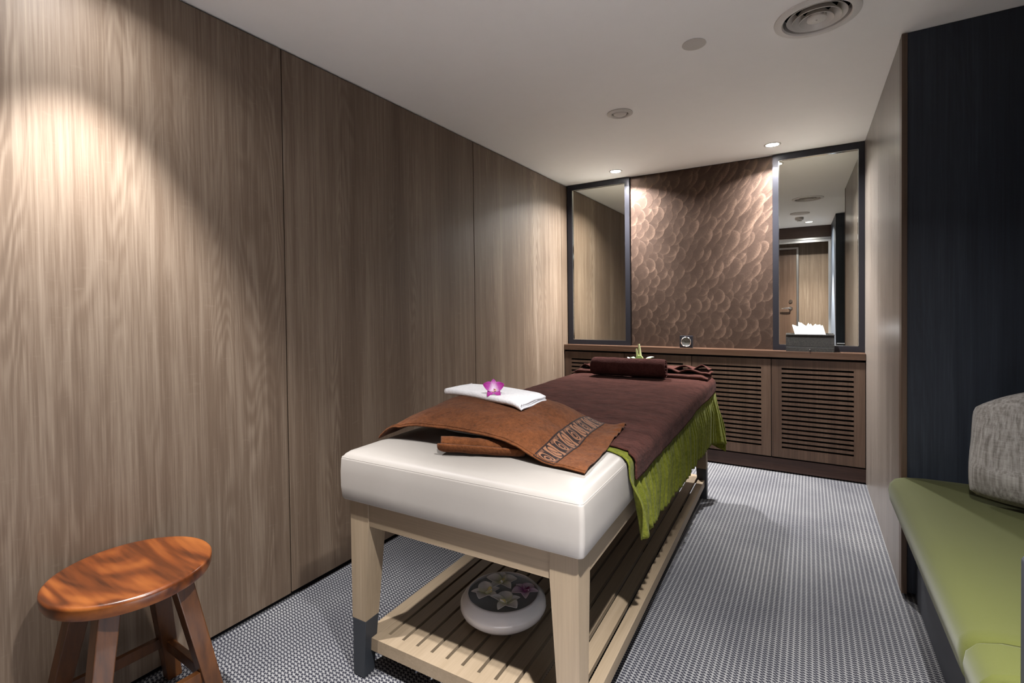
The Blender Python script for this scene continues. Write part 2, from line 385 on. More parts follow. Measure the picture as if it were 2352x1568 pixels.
# ------------------------------------------------------------------ low cabinets, worktop, plinth
ZD0, ZD1 = .117, .849
xs = [.004, .573, 1.136, 1.709, 2.289]
labs = ['walnut louvred cabinet at the left end, mostly hidden behind the table head',
        'walnut louvred cabinet second from the left, behind the rolled brown towel',
        'walnut louvred cabinet third from the left, half hidden by the green sheet',
        'walnut louvred cabinet at the right end, under the tissue box']
for i in range(4):
    a, b_ = xs[i], xs[i+1]
    cu = thing('cabinet_unit', labs[i], 'cabinet', ((a+b_)/2, -.05, 0), 0, 'louvred cabinets along the back wall')
    mesh('cabinet_body', *join(box(a, a+.016, -.094, -.002, ZD0-.004, .862), box(b_-.016, b_, -.094, -.002, ZD0-.004, .862),
         box(a, b_, -.094, -.002, ZD0-.012, ZD0), box(a, b_, -.012, -.001, ZD0, .862), box(a, b_, -.094, -.002, .85, .862)), m_dark, parent=cu, world=True, smooth=None)
    d0, d1 = a+.0025, b_-.0025
    sx0, sx1 = a+.068, b_-.068
    P = [box(d0, sx0, -.112, -.095, ZD0, ZD1), box(sx1, d1, -.112, -.095, ZD0, ZD1)]
    n = 18; pitch = .03454; hs = .0142; zb = .187
    P.append(box(sx0, sx1, -.112, -.095, ZD0, zb))
    for k in range(n):
        z0 = zb+k*pitch+hs; z1 = zb+(k+1)*pitch if k < n-1 else ZD1
        P.append(box(sx0, sx1, -.112, -.095, z0, z1))
    mesh('door', *join(*P), m_walnut, parent=cu, world=True, smooth=None)
    mesh('door_edge', *box(d0, d1, -.1125, -.095, ZD1, ZD1+.0022), m_walnut_top, parent=cu, world=True, smooth=None)
o = mesh('worktop', *join(box(.002, W-.014, -.12, -.002, .866, .914)), m_walnut_top, smooth=None, bevel=.0015, segs=2)
tag(o, 'long narrow walnut worktop over the louvred cabinets below the mirrors', 'worktop')
o = mesh('baseboard_back', *box(.002, W-.012, -.104, -.004, .012, ZD0-.012), m_plinth, origin='keep', smooth=None); tag(o, kind='structure')

# ------------------------------------------------------------------ mirrors
def mirror(x0, x1, wl_, wr_, label, th):
    z0, z1 = .9145, H-.006; yf = -.034
    t_ = thing('wall_mirror', label, 'mirror', ((x0+x1)/2, -.01, z0), 0, 'tall framed mirrors on the back wall')
    zi0, zi1 = z0+.042, z1-.042
    mesh('mirror_frame', *join(box(x0, x0+wl_, yf, -.002, z0, z1), box(x1-wr_, x1, yf, -.002, z0, z1), box(x0+wl_, x1-wr_, yf, -.002, z0, zi0), box(x0+wl_, x1-wr_, yf, -.002, zi1, z1)),
         m_frame, parent=t_, world=True, smooth=None)
    bx = .004
    mesh('mirror_bead', *join(box(x0+wl_, x0+wl_+bx, yf+.008, -.006, zi0, zi1), box(x1-wr_-bx, x1-wr_, yf+.008, -.006, zi0, zi1), box(x0+wl_, x1-wr_, yf+.008, -.006, zi0, zi0+bx), box(x0+wl_, x1-wr_, yf+.008, -.006, zi1-bx, zi1)),
         m_chromeedge, parent=t_, world=True, smooth=None)
    cx_ = (x0+x1)/2; hw = (x1-x0)/2-.02
    y_ = lambda x: -.014+(x-cx_)*math.tan(th)
    v = [(cx_-hw, y_(cx_-hw), z0+.01), (cx_+hw, y_(cx_+hw), z0+.01), (cx_+hw, y_(cx_+hw), z1-.01), (cx_-hw, y_(cx_-hw), z1-.01)]
    v2 = [(a, b_+.004, c_) for a, b_, c_ in v]
    mesh('mirror_glass', *hexa(v, v2), m_mirror, parent=t_, world=True, smooth=None)
mirror(.010, .605, .045, .042, 'tall dark-framed mirror at the left end of the back wall, reflecting the oak wall', .0)
mirror(1.717, W-.014, .040, .034, 'tall dark-framed mirror at the right end of the back wall, behind the tissue box', .009)

# bronze panel with overlapping brushed discs: pattern and painted sheen go into a vertex attribute
def bronze():
    x0, x1, z0, z1 = .6065, 1.7155, .9145, H-.005
    nx, ny = 370, 495
    X, Z = np.meshgrid(np.linspace(x0, x1, nx+1), np.linspace(z0, z1, ny+1))
    val = np.full(X.shape, .35); hg = np.zeros(X.shape); ti = np.zeros(X.shape)
    discs = []
    st = .070
    for j in range(-2, int((z1-z0)/st)+4):
        for i in range(-2, int((x1-x0)/st)+4):
            cx_ = x0+i*st+(j % 2)*st/2+rng.uniform(-.014, .014); cz_ = z0+j*st+rng.uniform(-.014, .014)
            discs.append((cx_, cz_, rng.uniform(.050, .082), rng.uniform(-.45, .25), rng.uniform(.45, 1.05)))
    discs.sort(key=lambda d: -(d[0]*.8-d[1]*.6)-rng.uniform(-.03, .03))
    for cx_, cz_, R, a, k in discs:
        i0, i1 = np.searchsorted(X[0], [cx_-R*2.2, cx_+R*2.2]); j0, j1 = np.searchsorted(Z[:, 0], [cz_-R*2.2, cz_+R*2.2])
        if i1 <= i0 or j1 <= j0: continue
        dx = X[j0:j1, i0:i1]-cx_; dz = Z[j0:j1, i0:i1]-cz_
        # painted reflection streaks of the far-right downlight: discs lengthen up to the right
        fe = 1+1.3*max(0, min(1, (cx_-x0-.25)/.7))*max(0, min(1, (cz_-z0-.35)/.9))
        ca, sa = math.cos(.75), math.sin(.75)
        p = (dx*ca+dz*sa)/fe; q = -dx*sa+dz*ca
        r = np.sqrt(p*p+q*q)/R; m = r < 1
        an = np.arctan2(dz, dx)
        side = .5+.5*np.cos(an-a)
        e = np.clip((r-.05)/.95, 0, 1)**2.2*np.clip((1-r)/.05+.55, 0, 1)
        nv = .22+.14*k+.46*e*side**1.6*k  # brushed-metal sheen painted as a lighter rim on one side
        soft = np.clip((1-r)/.07, 0, 1)
        val[j0:j1, i0:i1] = np.where(m, val[j0:j1, i0:i1]*(1-soft*.66)+nv*soft*.66, val[j0:j1, i0:i1])
        hg[j0:j1, i0:i1] = np.where(m, hg[j0:j1, i0:i1]*(1-soft)+soft*(p*2.2+.2*e), hg[j0:j1, i0:i1])
    val += rng.normal(0, .035, val.shape)
    V = np.stack([X.ravel(), np.full(X.size, -.006), Z.ravel()], 1)
    k = (np.arange(ny)[:, None]*(nx+1)+np.arange(nx)[None, :]).ravel()
    Fq = np.stack([k, k+1, k+nx+2, k+nx+1], 1)
    loc = np.array([(x0+x1)/2, -.006, z0])
    me = bpy.data.meshes.new('metal_panel')
    # close the back so that it is a 4 mm sheet
    nV = len(V); back = np.array([(x0, -.001, z0), (x1, -.001, z0), (x1, -.001, z1), (x0, -.001, z1)])
    Vall = np.vstack([V, back])-loc
    Fl = [tuple(int(i) for i in f) for f in Fq]; Fl += [(nV+3, nV+2, nV+1, nV)]
    me.from_pydata([tuple(v_) for v_ in Vall], [], Fl)
    at = me.attributes.new('scallop', 'FLOAT', 'POINT'); at.data.foreach_set('value', np.concatenate([val.ravel(), np.zeros(4)]).astype(np.float32))
    at = me.attributes.new('relief', 'FLOAT', 'POINT'); at.data.foreach_set('value', np.concatenate([hg.ravel(), np.zeros(4)]).astype(np.float32))
    t = NT('brushed_bronze_scallops'); a1 = t.n.new('ShaderNodeAttribute'); a1.attribute_name = 'scallop'
    a2 = t.n.new('ShaderNodeAttribute'); a2.attribute_name = 'relief'
    g = t.noise(t.co(), 700, 2, .7)
    v = t.math('ADD', a1.outputs['Fac'], t.math('MULTIPLY', t.math('SUBTRACT', g, .5), .34))
    t.set(color=t.ramp(v, [(.1, rgb(44, 33, 28)), (.45, rgb(78, 62, 53)), (1.0, rgb(162, 134, 116))]), rough=.46, metal=.7, spec=.5)
    bn = t.bump(t.math('ADD', a2.outputs['Fac'], t.math('MULTIPLY', g, .06)), .5, .004)
    me.materials.append(t.m)
    for p in me.polygons: p.use_smooth = True
    o = bpy.data.objects.new('metal_panel', me); COL.objects.link(o); o.location = loc
    tag(o, 'bronze wall panel of overlapping brushed scallops between the two mirrors', 'wall panel')
bronze()

# ------------------------------------------------------------------ ceiling fittings
def spot(par, cx_, cy_, energy, angle, blend, kind='SPOT', z=H+.0):
    ld = bpy.data.lights.new('lamp_light', kind); ld.energy = energy; ld.color = LAMP_COL
    if kind == 'SPOT': ld.spot_size = angle; ld.spot_blend = blend; ld.shadow_soft_size = .022
    else: ld.shape = 'DISK'; ld.size = .076; ld.spread = LAMP_SPREAD
    lo = bpy.data.objects.new('lamp_light', ld); COL.objects.link(lo); lo.parent = par; lo.location = (0, 0, z-par.location.z); return lo
LBL = ['lit recessed downlight at the far left of the ceiling, near the narrow mirror', 'lit recessed downlight at the far right of the ceiling, above the right-hand mirror frame',
       'recessed downlight over the wooden stool, washing the oak wall', 'recessed downlight near the sliding door, seen only in the mirror']
for i, (a, b_) in enumerate(DL):
    t_ = thing('downlight', LBL[i], 'ceiling light', (a, b_, H), 0, 'recessed downlights')
    mesh('trim_ring', *lathe_closed([(.041, .0), (.043, .012), (.055, .0), (.054, -.0035), (.046, -.0045), (.041, -.002)], 48), m_white, parent=t_)
    mesh('lens', *lathe([(0, .009), (.041, .009)], 48), m_lens, parent=t_)
    ew, ec, an, bl = LAMPS[i]
    spot(t_, a, b_, ew, 0, 0, 'AREA', H+.006)
    spot(t_, a, b_, ec, math.radians(an), bl, 'SPOT', H+.002)
    if i == 3: spot(t_, a, b_, BOUNCE_BEAM, math.radians(43), .3, 'SPOT', H+.002)
# big round air diffuser
t_ = thing('air_diffuser', 'large round ceiling air diffuser with nested cones, near the black niche', 'air vent', (VENT[0], VENT[1], H))
mesh('outer_ring', *lathe_closed([(.116, .03), (.119, .03), (.121, .001), (.150, -.001), (.149, -.005), (.135, -.009), (.122, -.010), (.117, -.004)], 96), m_grille, parent=t_)
for r0, r1, z0, z1 in ((.072, .104, .036, -.004), (.050, .084, .030, -.012), (.030, .059, .016, -.016)):
    mesh('cone', *lathe_closed([(r0, z0), (r1-.006, z1+.006), (r1, z1), (r1+.001, z1+.002), (r0+.003, z0+.002)], 96), m_grille, parent=t_)
mesh('centre_disc', *lathe([(0, -.006), (.003, -.006), (.0031, -.0135), (.030, -.0135), (.034, -.011), (.034, -.004), (0, -.004)], 64), m_white, parent=t_)
mesh('duct', *lathe([(0, .10), (.117, .10), (.117, .0)], 64), m_dark, parent=t_)
# small exhaust valve
t_ = thing('exhaust_valve', 'small round exhaust valve in the middle of the ceiling', 'air vent', (VALVE[0], VALVE[1], H))
mesh('valve_ring', *lathe_closed([(.048, .02), (.050, .0), (.074, -.001), (.074, -.004), (.062, -.010), (.052, -.010), (.047, -.004)], 64), m_white, parent=t_)
mesh('valve_disc', *lathe([(0, -.016), (.025, -.014), (.037, -.008), (.041, .0), (.039, .006), (0, .008)], 64), m_white, parent=t_)
mesh('duct', *lathe([(0, .09), (.049, .09), (.049, .0)], 48), m_dark, parent=t_)
def disc(name, c_, R, th, label, cat):
    o = mesh(name, *lathe([(0, H-.0005), (R-.001, H-.0005), (R, H-.001-th*.4), (R-.002, H-th), (0, H-th)], 64, (c_[0], c_[1], 0)), m_white, origin=(c_[0], c_[1], H)); tag(o, label, cat)
disc('blanking_plate', DISC, .050, .004, 'flat round blanking plate on the ceiling beside the air diffuser', 'ceiling plate')
disc('speaker_plate', PLATE, .108, .007, 'large flat round ceiling plate, seen only in the mirror', 'ceiling plate')
t_ = thing('smoke_detector', 'smoke detector on the ceiling, seen only in the mirror', 'smoke detector', (SMOKE[0], SMOKE[1], H))
mesh('detector_body', *lathe([(0, -.0), (.05, -.0), (.05, -.022), (.044, -.034), (.030, -.036)], 48), m_white, parent=t_)
mesh('sensor_cap', *lathe([(.030, -.036), (.028, -.050), (0, -.052)], 48), m_grille, parent=t_)

# ------------------------------------------------------------------ massage table
mt = thing('massage_table', 'massage table with cream padded top, pale wood legs and slatted shelf', 'massage table', (BX, BY, 0), BT)
ZL, ZR = .6113, .531
def leg(ix, iy):
    x0, dx = (0, 1) if ix == 0 else (BW, -1); y0, dy = (0, 1) if iy == 0 else (BL, -1)
    tx, ty, b2 = .083, .083, .050
    if ix == 1: tx = .083
    def ring(z, kx, ky):
        pts = [(x0, y0, z), (x0+dx*kx, y0, z), (x0+dx*kx, y0+dy*ky, z), (x0, y0+dy*ky, z)]
        return pts if dx*dy > 0 else pts[::-1]
    def k(z): return .050+(.083-.050)*max(0, min(1, z/ZR))
    zm = .20
    mesh('leg', *join(hexa(ring(zm, k(zm), k(zm)), ring(ZR, k(ZR), k(ZR))), hexa(ring(ZR, k(ZR), k(ZR)), ring(ZL, k(ZR), k(ZR)))), m_ash, parent=mt, smooth=None)
    lg = [c_ for c_ in mt.children if c_.name.startswith('leg')][-1]
    o_ = mesh('leg_sleeve', *hexa(ring(0.001, .050, .050), ring(zm, k(zm), k(zm))), m_boot, parent=lg, smooth=None, bevel=.002, segs=1); o_['label'] = 'black lower end of the leg'
for a in (0, 1):
    for b_ in (0, 1): leg(a, b_)
for (a, b_, nm) in ((0, 0, 'end'), (0, 1, 'end')):
    y0 = .004 if b_ == 0 else BL-.026
    mesh('end_rail', *box(.084, BW-.084, y0, y0+.022, ZR, ZL), m_ashx, parent=mt, smooth=None)
for x0 in (.004, BW-.026):
    mesh('side_rail', *box(x0, x0+.022, .084, BL-.084, ZR, ZL), m_ashy, parent=mt, smooth=None)
mesh('base_board', *box(.02, BW-.02, .02, BL-.02, ZL-.012, ZL), m_dark, parent=mt, smooth=None)
# padded top
def rrect(x0, x1, y0, y1, r, z, n=8, k=26):
    P = []
    for cx_, cy_, a0 in ((x1-r, y0+r, -PI/2), (x1-r, y1-r, 0), (x0+r, y1-r, PI/2), (x0+r, y0+r, PI)):
        for i in range(n+1): a = a0+PI/2*i/n; P.append((cx_+r*math.cos(a), cy_+r*math.sin(a), z))
    # subdivide the straight runs
    Q = []
    for i, p in enumerate(P):
        q = P[(i+1) % len(P)]; Q.append(p)
        if (i % (n+1)) == n:
            for s in range(1, k): Q.append(tuple(p[j]+(q[j]-p[j])*s/k for j in range(3)))
    return Q
OV = .0227
def padring(ins, z, r=.03): return rrect(-OV+ins, BW+OV-ins, -OV+ins, BL+OV-ins, max(.012, r), z)
ZS = .7586
prof = [(.05, ZL+.001), (.012, ZL+.001), (.004, ZL+.005), (.0, ZL+.012), (-.003, ZL+.05), (-.003, ZL+.10), (-.001, ZS-.006), (.0005, ZS-.001), (.0022, ZS), (.0032, ZS+.0015), (.009, ZS+.010), (.02, ZS+.018), (.045, ZS+.023), (.09, ZS+.025), (.18, ZS+.026)]
R_ = [padring(i, z, .014) for i, z in prof]
n_ = len(R_[0]); V = [p for r in R_ for p in r]
Fs = [(i*n_+k, i*n_+(k+1) % n_, (i+1)*n_+(k+1) % n_, (i+1)*n_+k) for i in range(len(R_)-1) for k in range(n_)]
Fs += [tuple(range(n_)), tuple(reversed(range((len(R_)-1)*n_, len(R_)*n_)))]
pad = mesh('padded_top', V, Fs, m_leather, parent=mt, smooth=50)
seam = padring(.0016, ZS+.0004, .013); seam.append(seam[0]); sv = tube(seam, .0013, 6, False)
mesh('seam_piping', *sv, m_leather, parent=pad)
st2 = padring(-.0006, ZS-.0075, .014); st2.append(st2[0])
mesh('stitching', *tube(st2, .0005, 5, False), m_leather, parent=pad)
# slatted shelf
ZH0, ZH1 = .0833, .1268
sh = mesh('shelf_frame', *join(hexa([(.012, .03, ZH0), (.828, .03, ZH0), (.783, .073, ZH0), (.070, .073, ZH0)], [(.012, .03, ZH1), (.828, .03, ZH1), (.783, .073, ZH1), (.070, .073, ZH1)]),
     hexa([(.012, 2.275, ZH0), (.070, 2.232, ZH0), (.783, 2.232, ZH0), (.828, 2.275, ZH0)], [(.012, 2.275, ZH1), (.070, 2.232, ZH1), (.783, 2.232, ZH1), (.828, 2.275, ZH1)]),
     hexa([(.012, .0305, ZH0), (.070, .0735, ZH0), (.070, 2.2315, ZH0), (.012, 2.2745, ZH0)], [(.012, .0305, ZH1), (.070, .0735, ZH1), (.070, 2.2315, ZH1), (.012, 2.2745, ZH1)]),
     hexa([(.828, .0305, ZH0), (.828, 2.2745, ZH0), (.783+.006, 2.2315, ZH0), (.783+.006, .0735, ZH0)], [(.828, .0305, ZH1), (.828, 2.2745, ZH1), (.783+.006, 2.2315, ZH1), (.783+.006, .0735, ZH1)])),
     m_ashy, parent=mt, smooth=None)
P = [box(.070, .094, .073, 2.232, ZH1-.018, ZH1-.001)]
for k in range(11):
    a = .105+.062*k; P.append(box(a, a+.0505, .073, 2.232, ZH1-.018, ZH1-.001))
mesh('shelf_slats', *join(*P), m_ashy, parent=mt, smooth=None)
for y_ in (.6, 1.15, 1.7): mesh('shelf_bearer', *box(.07, .785, y_, y_+.04, ZH0, ZH1-.019), m_dark, parent=mt, smooth=None)

ZT = ZS+.026       # top of the pad
def padz(X, Y):    # height of the padded top at a point (table frame)
    d = min(X+OV, BW+OV-X, Y+OV, BL+OV-Y)
    return ip(d, [0, .004, .009, .02, .045, .09, .18], [ZS-.004, ZS, ZS+.010, ZS+.018, ZS+.023, ZS+.025, ZS+.026])

# ------------------------------------------------------------------ green sheet: lies on the pad and hangs in folds on the near side
def green():
    edge = BW+OV
    ys_ = [.36, .43, .51, .645, .86, 1.13, 1.60, 2.12, 2.20, 2.29]
    zb_ = [.62, .506, .488, .475, .455, .445, .423, .385, .36, .33]
    y0, y1 = .345, 2.262
    # across: from X=.30 on the pad to the edge, over, and down
    L1 = edge-.30
    def fn(u, v):
        Yv = y0+(y1-y0)*v
        zb = ip(Yv, [.345, .372, .40, .43, .51, .645, .86, 1.13, 1.6, 2.1, 2.262], [.50, .497, .493, .490, .484, .473, .455, .445, .423, .39, .355])
        top = ZT+.003
        L2 = top-zb
        s = u*(L1+L2+.02)
        if s < L1-.02:
            X = .30+s; z = padz(X, Yv)+.0035; out = 0
        elif s < L1+.03:
            a = (s-(L1-.02))/.05; X = edge-.02+.030*math.sin(a*PI/2); z = padz(edge-.02, Yv)+.0035-.028*(1-math.cos(a*PI/2))
            out = 0
        else:
            d = s-(L1+.03); X = edge+.010; z = ZT-.028-d*(ZT-.028-zb)/(L1+L2+.02-(L1+.03)); out = d/(ZT-zb)
        Yo = Yv
        if out > 0:
            fr = max(0.0, 1-(Yv-y0)/.30)
            # pleats
            ph = Yv*2*PI*15.0+1.1*math.sin(Yv*9)+2.0*nz(Yv*5, 3.1)
            am = sm(out, .12, .55)
            X += am*(.008+.0095*math.sin(ph)+.005*math.sin(ph*2.3+1)+.008*nz(Yv*7, out*1.5))
            # gathered front corner
            X += fr*am*(.018+.022*math.sin(Yv*95+out*2.2))*(.4+.6*out)
            Yo += fr*(out**1.3)*(.075-.02*(Yv-y0)/.3)
            z += -.016*fr*out*math.cos(Yv*70)
            z += .006*math.sin(ph)*out*am
            # flared back corner
            bk = sm(Yv, 2.12, 2.262)
            X += bk*out*.062; Yo += bk*out*.018
        if out == 0: Yo += .03*(1-u)*(1 if v == 0 else 0)
        if out == 0: # slanting front edge on the pad
            Yo += max(0, (1-v*8))*(edge-X)*.35
        return (X, Yo, z)
    o = mesh('green_sheet', *bworld(grid(70, 420, fn)), m_green, origin=bw((BW, 1.3, .42)), rz=BT, smooth=180)
    solid(o, .0035, 1.0)
    tag(o, 'olive green towelling sheet hanging in folds over the near side of the table', 'sheet')
    # back corner flap folding round the head end
    def f2(u, v):
        X = edge+.012-.16*u; d = v; z0 = ZT-.02; zb = .30+.10*u
        z = z0+(zb-z0)*d; bulge = math.sin(min(1, d)*PI*.75)*.02
        Xo = X+(1-u)*(.070*sm(d, .1, .75)); Yo = y1+.012+.022*d*(1-u)+.004*math.sin(u*22)*d
        return (Xo, Yo, z)
    o2 = mesh('corner_flap', *grid(20, 30, f2), m_green, parent=o, smooth=180)
    o2.matrix_parent_inverse = Matrix.Identity(4)
    # f2 is in the table frame: shift into the sheet's frame
    ofs = Vector((BW, 1.3, .42))
    for v_ in o2.data.vertices: v_.co = v_.co-ofs
    solid(o2, .0035, 1.0)
green()

# ------------------------------------------------------------------ brown blanket
def blanket():
    y0, y1 = .40, 2.262
    hang = .055; e0, e1 = -OV, BW+OV
    Wd = (e1-.02)-(e0+.02); arc = .055; tot = Wd+2*arc+2*hang
    def fn(u, v):
        s = u*tot; Yv = y0+(y1-y0)*v
        hg = 1+.22*nz(Yv*2.2, 8.0)+.10*nz(Yv*9, 2.0)
        lx = s-(hang+arc); right = lx > Wd
        d = -lx if lx < 0 else (lx-Wd if right else 0)
        if d <= 0: X = e0+.02+lx; z = padz(X, Yv)+.0105; n_ = 1
        elif d < arc:
            a = d/arc*PI/2; X = .020-.042*math.sin(a); z = padz(e0+.02, Yv)+.0105-.030*(1-math.cos(a)); X = e0+X; n_ = 1-d/arc
        else:
            X = e0-.022; z = padz(e0+.02, Yv)-.0195-(d-arc)*hg; n_ = 0
        if right and d > 0: X = e1-(X-e0)
        if n_ > 0:
            z += n_*(max(-.002, .0030*nz(X*9, Yv*13, 1)+.0016*nz(X*24, Yv*40, 5))+.004*max(0, nz(X*3, Yv*5, 9)))
        else: X += .003*nz(Yv*14, d*30)*(1 if right else -1)
        Yo = Yv
        if v < .12: Yo += (1-v/.12)*(.10*(1-min(1, max(0, X/BW)))-.02*(X > e1))
        return (X, Yo, z)
    o = mesh('brown_blanket', *bworld(grid(150, 260, fn)), m_brown, origin=bw((BW/2, 1.3, ZT)), rz=BT, smooth=180)
    solid(o, .006, 1.0)
    tag(o, 'chocolate brown fleece blanket spread flat over the massage table', 'blanket')
    # turned-back end: soft stacked folds
    def fold(yf, yb, zlo, th, xa, xb, amp, fq, ph, k):
        def f(u, v):
            X = xa+(xb-xa)*u
            # v runs: bottom back -> bottom front -> round -> top front -> top back
            wv = amp*abs(math.sin(X*fq*.5+ph))**1.3*(.6+.4*math.sin(X*fq*.23+ph*2))
            edge_ = .012*nz(X*6, k)
            yfr = yf+edge_
            if v < .4: Y = yb+(yfr-yb)*(v/.4); z = zlo
            elif v < .6:
                a = (v-.4)/.2*PI; Y = yfr-th*.5*math.sin(a); z = zlo+th*.5*(1-math.cos(a))
            else: Y = yfr+(yb-yfr)*((v-.6)/.4); z = zlo+th
            fr = 1-min(1, abs(Y-yfr)/.10)
            z += wv*(.35+.65*fr)+(.004*nz(X*14, Y*14, k) if v > .5 else 0)
            e_ = min(u, 1-u); z = zlo+(z-zlo)*(.35+.65*sm(e_, 0, .05)); Y += .02*(1-sm(e_, 0, .06)) if v < .9 else 0
            return (X, Y, z)
        return f
    f1 = mesh('turned_back_fold', *grid(90, 30, fold(2.045, 2.255, ZT+.012, .026, -.028, BW+.030, .002, 9, 0, 1)), m_brown, parent=o, smooth=180)
    f2 = mesh('turned_back_fold', *grid(160, 30, fold(2.10, 2.268, ZT+.038, .014, .00, BW+.034, .024, 44, .6, 2)), m_brown, parent=o, smooth=180)
    f3 = mesh('turned_back_fold', *grid(160, 30, fold(2.155, 2.272, ZT+.055, .010, .02, BW+.022, .036, 52, 2.1, 3)), m_brown, parent=o, smooth=180)
    for f in (f1, f2, f3):
        for v_ in f.data.vertices: v_.co = v_.co-Vector((BW/2, 1.3, ZT))
blanket()

# rolled dark towel
def spiral_roll(name, p0, p1, R, mat, turns=3.2, flat=1.0, th=.007, seed=1, n=110, nl=60):
    """a towel rolled up: spiral section swept from p0 to p1"""
    p0, p1 = Vector(p0), Vector(p1); ax = (p1-p0).normalized(); upv = Vector((0, 0, 1)); sd = ax.cross(upv).normalized(); upv = sd.cross(ax)
    L = (p1-p0).length
    sec = []
    for i in range(n+1):
        a = i/n*turns*2*PI; r = R*(.20+.80*(i/n)**.75) if i < n else R
        sec.append((a, r))
    def f(u, v):
        a, r = sec[int(round(v*n))]
        e = min(u, 1-u)*L
        rr = r*(1-.10*(1-min(1, e/.018))**2) + .0022*nz(u*9, v*12, seed)
        offs = .004*math.sin(v*17+seed)*(1 if u > .5 else -1)*(1-min(1, e/.03))
        p = p0+ax*(u*L+offs)+sd*(rr*math.cos(a-3.6))+upv*(rr*math.sin(a-3.6)*flat)
        return tuple(p)
    return grid(nl, n, f)
RR = .067; zr = ZT+.012+RR
o = mesh('rolled_towel', *spiral_roll('rolled_towel', bw((.160, 1.955, zr)), bw((.638, 1.965, zr)), RR, m_roll), m_roll, smooth=180, rz=BT)
solid(o, .008, -1.0)
tag(o, 'dark brown towel rolled into a cylinder at the far end of the table', 'rolled towel')

# ------------------------------------------------------------------ head pillow under a rust towel
def pil(X, Y):
    px = ip(X, [-.04, .0, .05, .11, .18, .30, .44, .52, .58, .63, .68, .9], [0, .004, .055, .092, .108, .115, .113, .104, .080, .042, 0, 0])
    return px
def q_(Y): return ip(Y, [.05, .125, .17, .23, .30, .40, .50, .57, .62, .66, .70], [.25, .38, .62, .84, .96, 1.0, .97, .85, .6, .25, .0])
def smoothgrid(fn, k=1): return fn
def towelz(X, Y):
    zb = padz(X, Y)+.008
    zb += .012*sm(Y, .34, .46)
    a = 0
    for dx in (-.03, 0, .03):
        for dy in (-.03, 0, .03): a += pil(X+dx, Y+dy)*q_(Y+dy)
    return zb+a/9
def rust():
    c00, c10, c01, c11 = (-.012, .150), (.812, .122), (.015, .655), (.778, .640)
    def fn(u, v):
        X = (c00[0]*(1-u)+c10[0]*u)*(1-v)+(c01[0]*(1-u)+c11[0]*u)*v
        Y = (c00[1]*(1-u)+c10[1]*u)*(1-v)+(c01[1]*(1-u)+c11[1]*u)*v
        # the front hem is pulled in and lifted between the corners
        Y += (1-v)**2*(.012*math.sin(u*PI))
        z = towelz(X, Y)
        hem = (1-v)**3
        z -= 0.0*hem
        z += .0025*nz(X*11, Y*11, 4)+.0012*nz(X*35, Y*35, 2)
        # soft crease towards the near front corner
        d = (X-.60)*.9-(Y-.30)*.35
        z += .009*math.exp(-((d-.02)/.028)**2)*sm(Y, .14, .26)*(1-sm(Y, .34, .54))
        # ripples in the flat end
        if X > .68: z += .004*max(0, math.sin((Y+X*.5)*46))*sm(X, .70, .80)
        if u > .93 and v > .55: z += .014*sm(u, .93, 1.0)*sm(v, .55, .98)*(0.6+.4*math.sin(v*60))
        # ripple on the left front corner
        if u < .12: z += .012*math.sin(u/.12*PI)*(1-v)**2
        return (X, Y, z)
    G = grid(190, 120, fn)
    o = mesh('hand_towel', *bworld(G), m_rust, origin=bw((.40, .38, ZT)), rz=BT, smooth=180)
    solid(o, .0045, 1.0)
    tag(o, 'rust brown hand towel with a dark leaf border, draped over the pillow', 'towel')
    # hem
    for vv in (.018,):
        hp = []
        for i in range(161):
            p = fn(i/160, vv); hp.append((p[0]-.40, p[1]-.38, p[2]-ZT+.0055))
        mesh('hem', *tube(hp, .0028, 6), m_rust, parent=o)
    # woven leaf border, painted into a fine strip that follows the towel
    nu, nv = 60, 520
    u0, u1 = .795, .885
    def fb(a, b_):
        uu, vv = u0+(u1-u0)*a+.012*(b_-.5), b_*.985+.005
        p = Vector(fn(uu, vv)); n_ = (Vector(fn(uu+.004, vv))-Vector(fn(uu-.004, vv))).cross(Vector(fn(uu, vv+.004))-Vector(fn(uu, vv-.004))).normalized()
        p = p+n_*.0062
        return (p[0]-.40, p[1]-.38, p[2]-ZT)
    Vb, Fb = grid(nu, nv, fb)
    A = np.tile(np.linspace(0, 1, nu+1), nv+1); B = np.repeat(np.linspace(0, 1, nv+1), nu+1)
    # cells: motif tiles along the strip
    L = B*9.0; ci = np.floor(L).astype(int); ly = L-ci; lx = A
    val = np.zeros(A.shape)
    edge = (lx > .06) & (lx < .94)
    px = (lx-.5)*2*.9; py = (ly-.5)*2
    # tile A (even): light square with a dark leaf outline and vein
    ell = np.sqrt((px/.74)**2+(py/.50)**2+.35*px*py)
    tA = (np.abs(px) < .84) & (np.abs(py) < .86)
    leaf = np.abs(ell-1) < .13
    vein = (np.abs(py-.30*np.sin(px*3.0)) < .07) & (ell < 1)
    vein |= (np.abs(px-.15-py*.5) < .05) & (ell < 1) & (py > 0)
    vA = np.where(tA & ~leaf & ~vein, 1.0, 0.0)
    # tile B (odd): dark ground with light leaf rings and small strokes
    r1 = np.sqrt(((px+.05)/.62)**2+((py-.05)/.52)**2-.5*px*py)
    ringB = np.abs(r1-1) < .13
    inner = np.abs(np.sqrt(((px-.05)/.28)**2+(py/.28)**2)-1) < .22
    st1 = ((np.abs((px*1.0+py*.8)*5 % 1-.5) < .22) & ((px < -.55) | (px > .62)) & (np.abs(py) < .9))
    vB = np.where(ringB | inner | st1, 1.0, 0.0)
    val = np.where(ci % 2 == 0, vB, vA)*edge
    ob = mesh('leaf_border', Vb, Fb, m_rust, parent=o, smooth=180)
    at = ob.data.attributes.new('motif', 'FLOAT', 'POINT')
    at.data.foreach_set('value', val.astype(np.float32))
